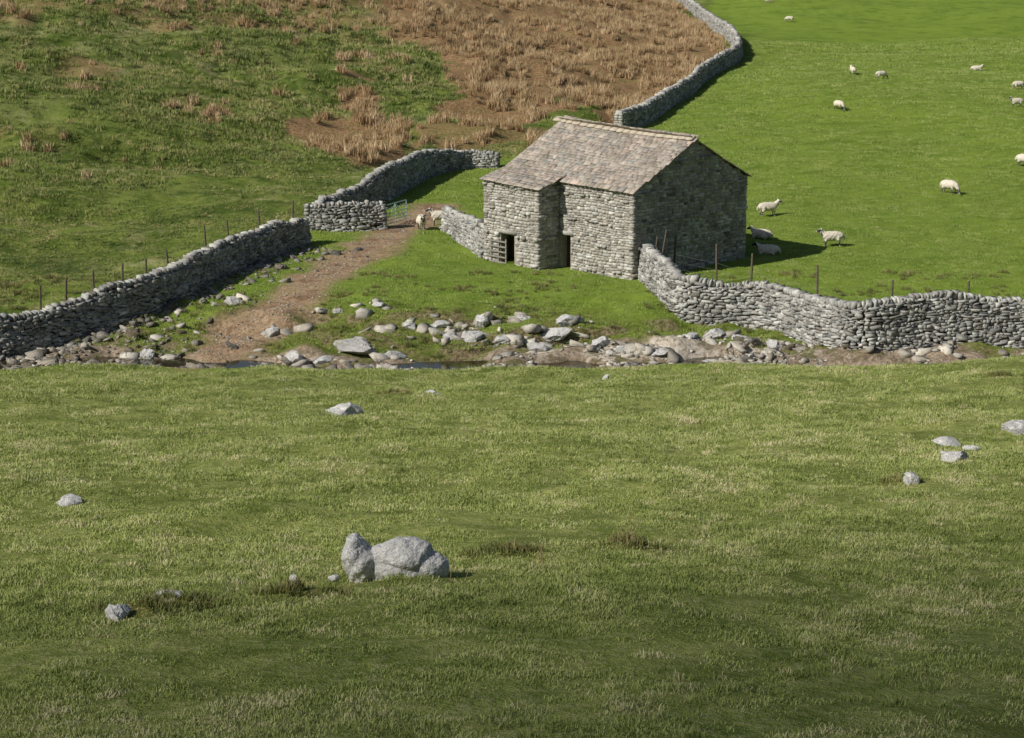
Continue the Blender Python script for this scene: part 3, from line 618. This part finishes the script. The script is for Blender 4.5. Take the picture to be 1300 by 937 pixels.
def scatter(name,X_,Y_,scl,objs,zs=None):
    col=bpy.data.collections.new(name+'_source')
    for o in objs: col.objects.link(o)
    n=len(X_);Zz=height(X_,Y_);me=bpy.data.meshes.new(name);me.vertices.add(n);me.vertices.foreach_set('co',np.stack([X_,Y_,Zz],-1).astype(np.float32).ravel())
    a=me.attributes.new('rot','FLOAT_VECTOR','POINT');R=np.zeros((n,3),np.float32);R[:,2]=rng.uniform(0,6.28,n);a.data.foreach_set('vector',R.ravel())
    a=me.attributes.new('scl','FLOAT_VECTOR','POINT');Sc=np.repeat(np.asarray(scl)[:,None],3,1).astype(np.float32)
    if zs is not None: Sc[:,2]*=zs
    a.data.foreach_set('vector',Sc.ravel())
    o=bpy.data.objects.new(name,me);link(o)
    ng=bpy.data.node_groups.new(name,'GeometryNodeTree');ng.interface.new_socket(name='Geometry',in_out='INPUT',socket_type='NodeSocketGeometry');ng.interface.new_socket(name='Geometry',in_out='OUTPUT',socket_type='NodeSocketGeometry')
    gi=ng.nodes.new('NodeGroupInput');go=ng.nodes.new('NodeGroupOutput');ip=ng.nodes.new('GeometryNodeInstanceOnPoints');ci=ng.nodes.new('GeometryNodeCollectionInfo')
    ci.inputs['Collection'].default_value=col;ci.inputs['Separate Children'].default_value=True;ci.inputs['Reset Children'].default_value=True
    ip.inputs['Pick Instance'].default_value=True
    for nm,s in(('rot','Rotation'),('scl','Scale')):
        na=ng.nodes.new('GeometryNodeInputNamedAttribute');na.data_type='FLOAT_VECTOR';na.inputs['Name'].default_value=nm;ng.links.new(na.outputs['Attribute'],ip.inputs[s])
    ng.links.new(gi.outputs[0],ip.inputs['Points']);ng.links.new(ci.outputs[0],ip.inputs['Instance']);ng.links.new(ip.outputs[0],go.inputs[0])
    md=o.modifiers.new('scatter','NODES');md.node_group=ng
def clear(x,y):
    lx=(x-C0.x)*Fd.x+(y-C0.y)*Fd.y;lg=(x-C0.x)*G.x+(y-C0.y)*G.y
    ok=~((lx>-.2)&(lx<L+.2)&(lg>-.2)&(lg<W+.2))&~((lx>OS-.2)&(lx<L+.2)&(lg>-OD-.15)&(lg<.2))
    for k in('wall_left','wall_gate','wall_lane','wall_stub','wall_right','wall_far'): ok&=pdist(x,y,PLAN[k])>.35
    return ok&(trackm(x,y)<.35)&(streamm(x,y)<.5)
n=68000;y=rng.uniform(15,81,n);x=rng.uniform(-1,1,n)*(y*.3+1.5)
patch=vn(x/1.1,y/1.1,83)+.8*vn(x/.45,y/.45,84)+.6*vn(x/4,y/3,85)
ok=(streamm(x,y)<.5)&(rng.uniform(0,1,n)<.46+1.3*patch);x,y,patch=x[ok],y[ok],patch[ok]
scatter('pasture_grass',x,y,(.75+y/80)*rng.uniform(.6,1.2,len(x)),[clump('grass_clump',44,.19,.010,.042,.012,1.8,M_gfore,i) for i in range(6)],zs=.75+1.3*np.clip(patch+.05,0,1))
n=8000;y=rng.uniform(17,80,n);x=rng.uniform(-1,1,n)*(y*.3+1.5)
ok=(streamm(x,y)<.5)&(vn(x/2.2,y/1.6,86)+.6*vn(x/.7,y/.6,87)>.16);x,y=x[ok],y[ok]
scatter('grass_tussocks',x,y,rng.uniform(.6,1.5,len(x)),[clump('tussock',50,.14,.03,.085,.010,1.4,M_tus,i+80) for i in range(4)])
n=42000;y=86+(rng.uniform(0,1,n)**1.4)*150;x=rng.uniform(-1,1,n)*(y*.29+2)
ok=clear(x,y)&(sdist(x,y,WL)<0);x,y=x[ok],y[ok]
scatter('field_grass',x,y,(y/75)*rng.uniform(.7,1.2,len(x)),[clump('field_clump',36,.28,.015,.06,.016,1.2,M_gfield,i+20) for i in range(4)],zs=.65+1.2*np.clip(vn(x/1.6,y/1.6,88),0,1))
n=60000;y=86+rng.uniform(0,1,n)*150;x=-rng.uniform(-.2,1,n)*(y*.31+3)
ok=clear(x,y)&(sdist(x,y,WL)>.4)&(rng.uniform(0,1,n)<.2+1.2*(vn(x/4,y/4,91)+.3))&(rushm(x,y)<.7);x,y=x[ok],y[ok]
scatter('rough_grass',x,y,(y/95)*rng.uniform(.6,1.4,len(x)),[clump('rough_clump',38,.25,.03,.15,.02,1.0,M_grough,i+30) for i in range(4)],zs=.5+.5*ss(0,10,sdist(x,y,HB)))
n=56000;y=120+rng.uniform(0,1,n)*225;x=rng.uniform(-.32,.2,n)*y
den=np.clip(rushm(x,y)*(.75+2.8*vn(x/2.6,y/4,95)),0,1)**1.3
ok=clear(x,y)&(rng.uniform(0,1,n)<den*.7+.006*(sdist(x,y,HB)>8));x,y=x[ok],y[ok]
scatter('brown_rushes',x,y,rng.uniform(.55,1.4,len(x)),[clump('rush_clump',60,.36,.25,.75,.035,.6,M_rush,i+40) for i in range(4)])
n=4500;y=rng.uniform(83.5,99,n);x=rng.uniform(-28,27,n);ok=clear(x,y)&(vn(x/1.8,y/1.2,97)+.5*vn(x/.6,y/.6,98)>.12);x,y=x[ok],y[ok]
TX=list(x);TY=list(y);TS=list(rng.uniform(.4,.95,len(x)))
for (a,b_),k in zip(PLAN['tufts'],(20,14,12,20,16,14,34,12)):
    for i in range(k): TX.append(a+random.gauss(0,.32));TY.append(b_+random.gauss(0,.14));TS.append(random.uniform(.35,.75))
scatter('bank_tufts',np.array(TX),np.array(TY),np.array(TS),[clump('tuft',60,.22,.06,.28,.02,.9,M_tuft,i+60) for i in range(3)])
# ================= light =================
sd=Vector((-.668,-.418,.616)).normalized()
w=bpy.data.worlds.new('World');sc.world=w;w.use_nodes=True
nt=w.node_tree;sk=nt.nodes.new('ShaderNodeTexSky');sk.sky_type='NISHITA';sk.sun_disc=False
sk.sun_elevation=math.asin(sd.z);sk.sun_rotation=math.atan2(sd.x,sd.y)
nt.links.new(sk.outputs[0],nt.nodes['Background'].inputs[0]);nt.nodes['Background'].inputs[1].default_value=.06
l=bpy.data.lights.new('sun','SUN');l.energy=5;l.angle=math.radians(.5);l.color=(1,.95,.87);lo=bpy.data.objects.new('sun',l);link(lo)
lo.rotation_euler=sd.to_track_quat('Z','Y').to_euler();lo.location=(0,0,60)
m=bpy.data.materials.new('thin_cloud');m.use_nodes=True;nt=m.node_tree;N=NB(nt);nt.nodes.remove(nt.nodes['Principled BSDF'])
oc=N.n('ShaderNodeTexCoord').outputs['Object'];vm=N.n('ShaderNodeVectorMath',operation='MULTIPLY');vm.inputs[1].default_value=(1,1,0);N.l(oc,vm.inputs[0])
vl=N.n('ShaderNodeVectorMath',operation='LENGTH');N.l(vm.outputs[0],vl.inputs[0])
rr=N.math('ADD',vl.outputs['Value'],N.mr(N.noise(5,3,.6,oc),.3,.7,-.03,.03))
fac=N.mr(rr,.85,1.0,.46,0)
tb=N.n('ShaderNodeBsdfTransparent');db=N.n('ShaderNodeBsdfDiffuse');db.inputs[0].default_value=(.9,.9,.9,1)
mx=N.n('ShaderNodeMixShader');N.l(fac,mx.inputs[0]);N.l(tb.outputs[0],mx.inputs[1]);N.l(db.outputs[0],mx.inputs[2]);N.l(mx.outputs[0],nt.nodes['Material Output'].inputs['Surface'])
bm=bmesh.new();bmesh.ops.create_icosphere(bm,subdivisions=4,radius=1);me=bpy.data.meshes.new('cloud')
for v in bm.verts: v.co*=1+.03*float(vn(np.array(v.co.x*4),np.array(v.co.y*4+v.co.z*3),3))
bm.to_mesh(me);bm.free();me.materials.append(m)
o=bpy.data.objects.new('cloud',me);link(o);R=115;cx,cy=1+.45*R,40-.893*R
o.location=Vector((cx,cy,8))+sd*700;o.scale=(R,R,14)
# ================= camera =================
cdt=bpy.data.cameras.new('camera');cdt.lens=70;cdt.sensor_width=36;cdt.clip_end=5000;co=bpy.data.objects.new('camera',cdt);link(co)
co.location=(0,0,17.8);co.rotation_euler=(math.radians(77),0,0);sc.camera=co
sc.view_settings.view_transform='Standard';sc.view_settings.look='None';sc.view_settings.exposure=0
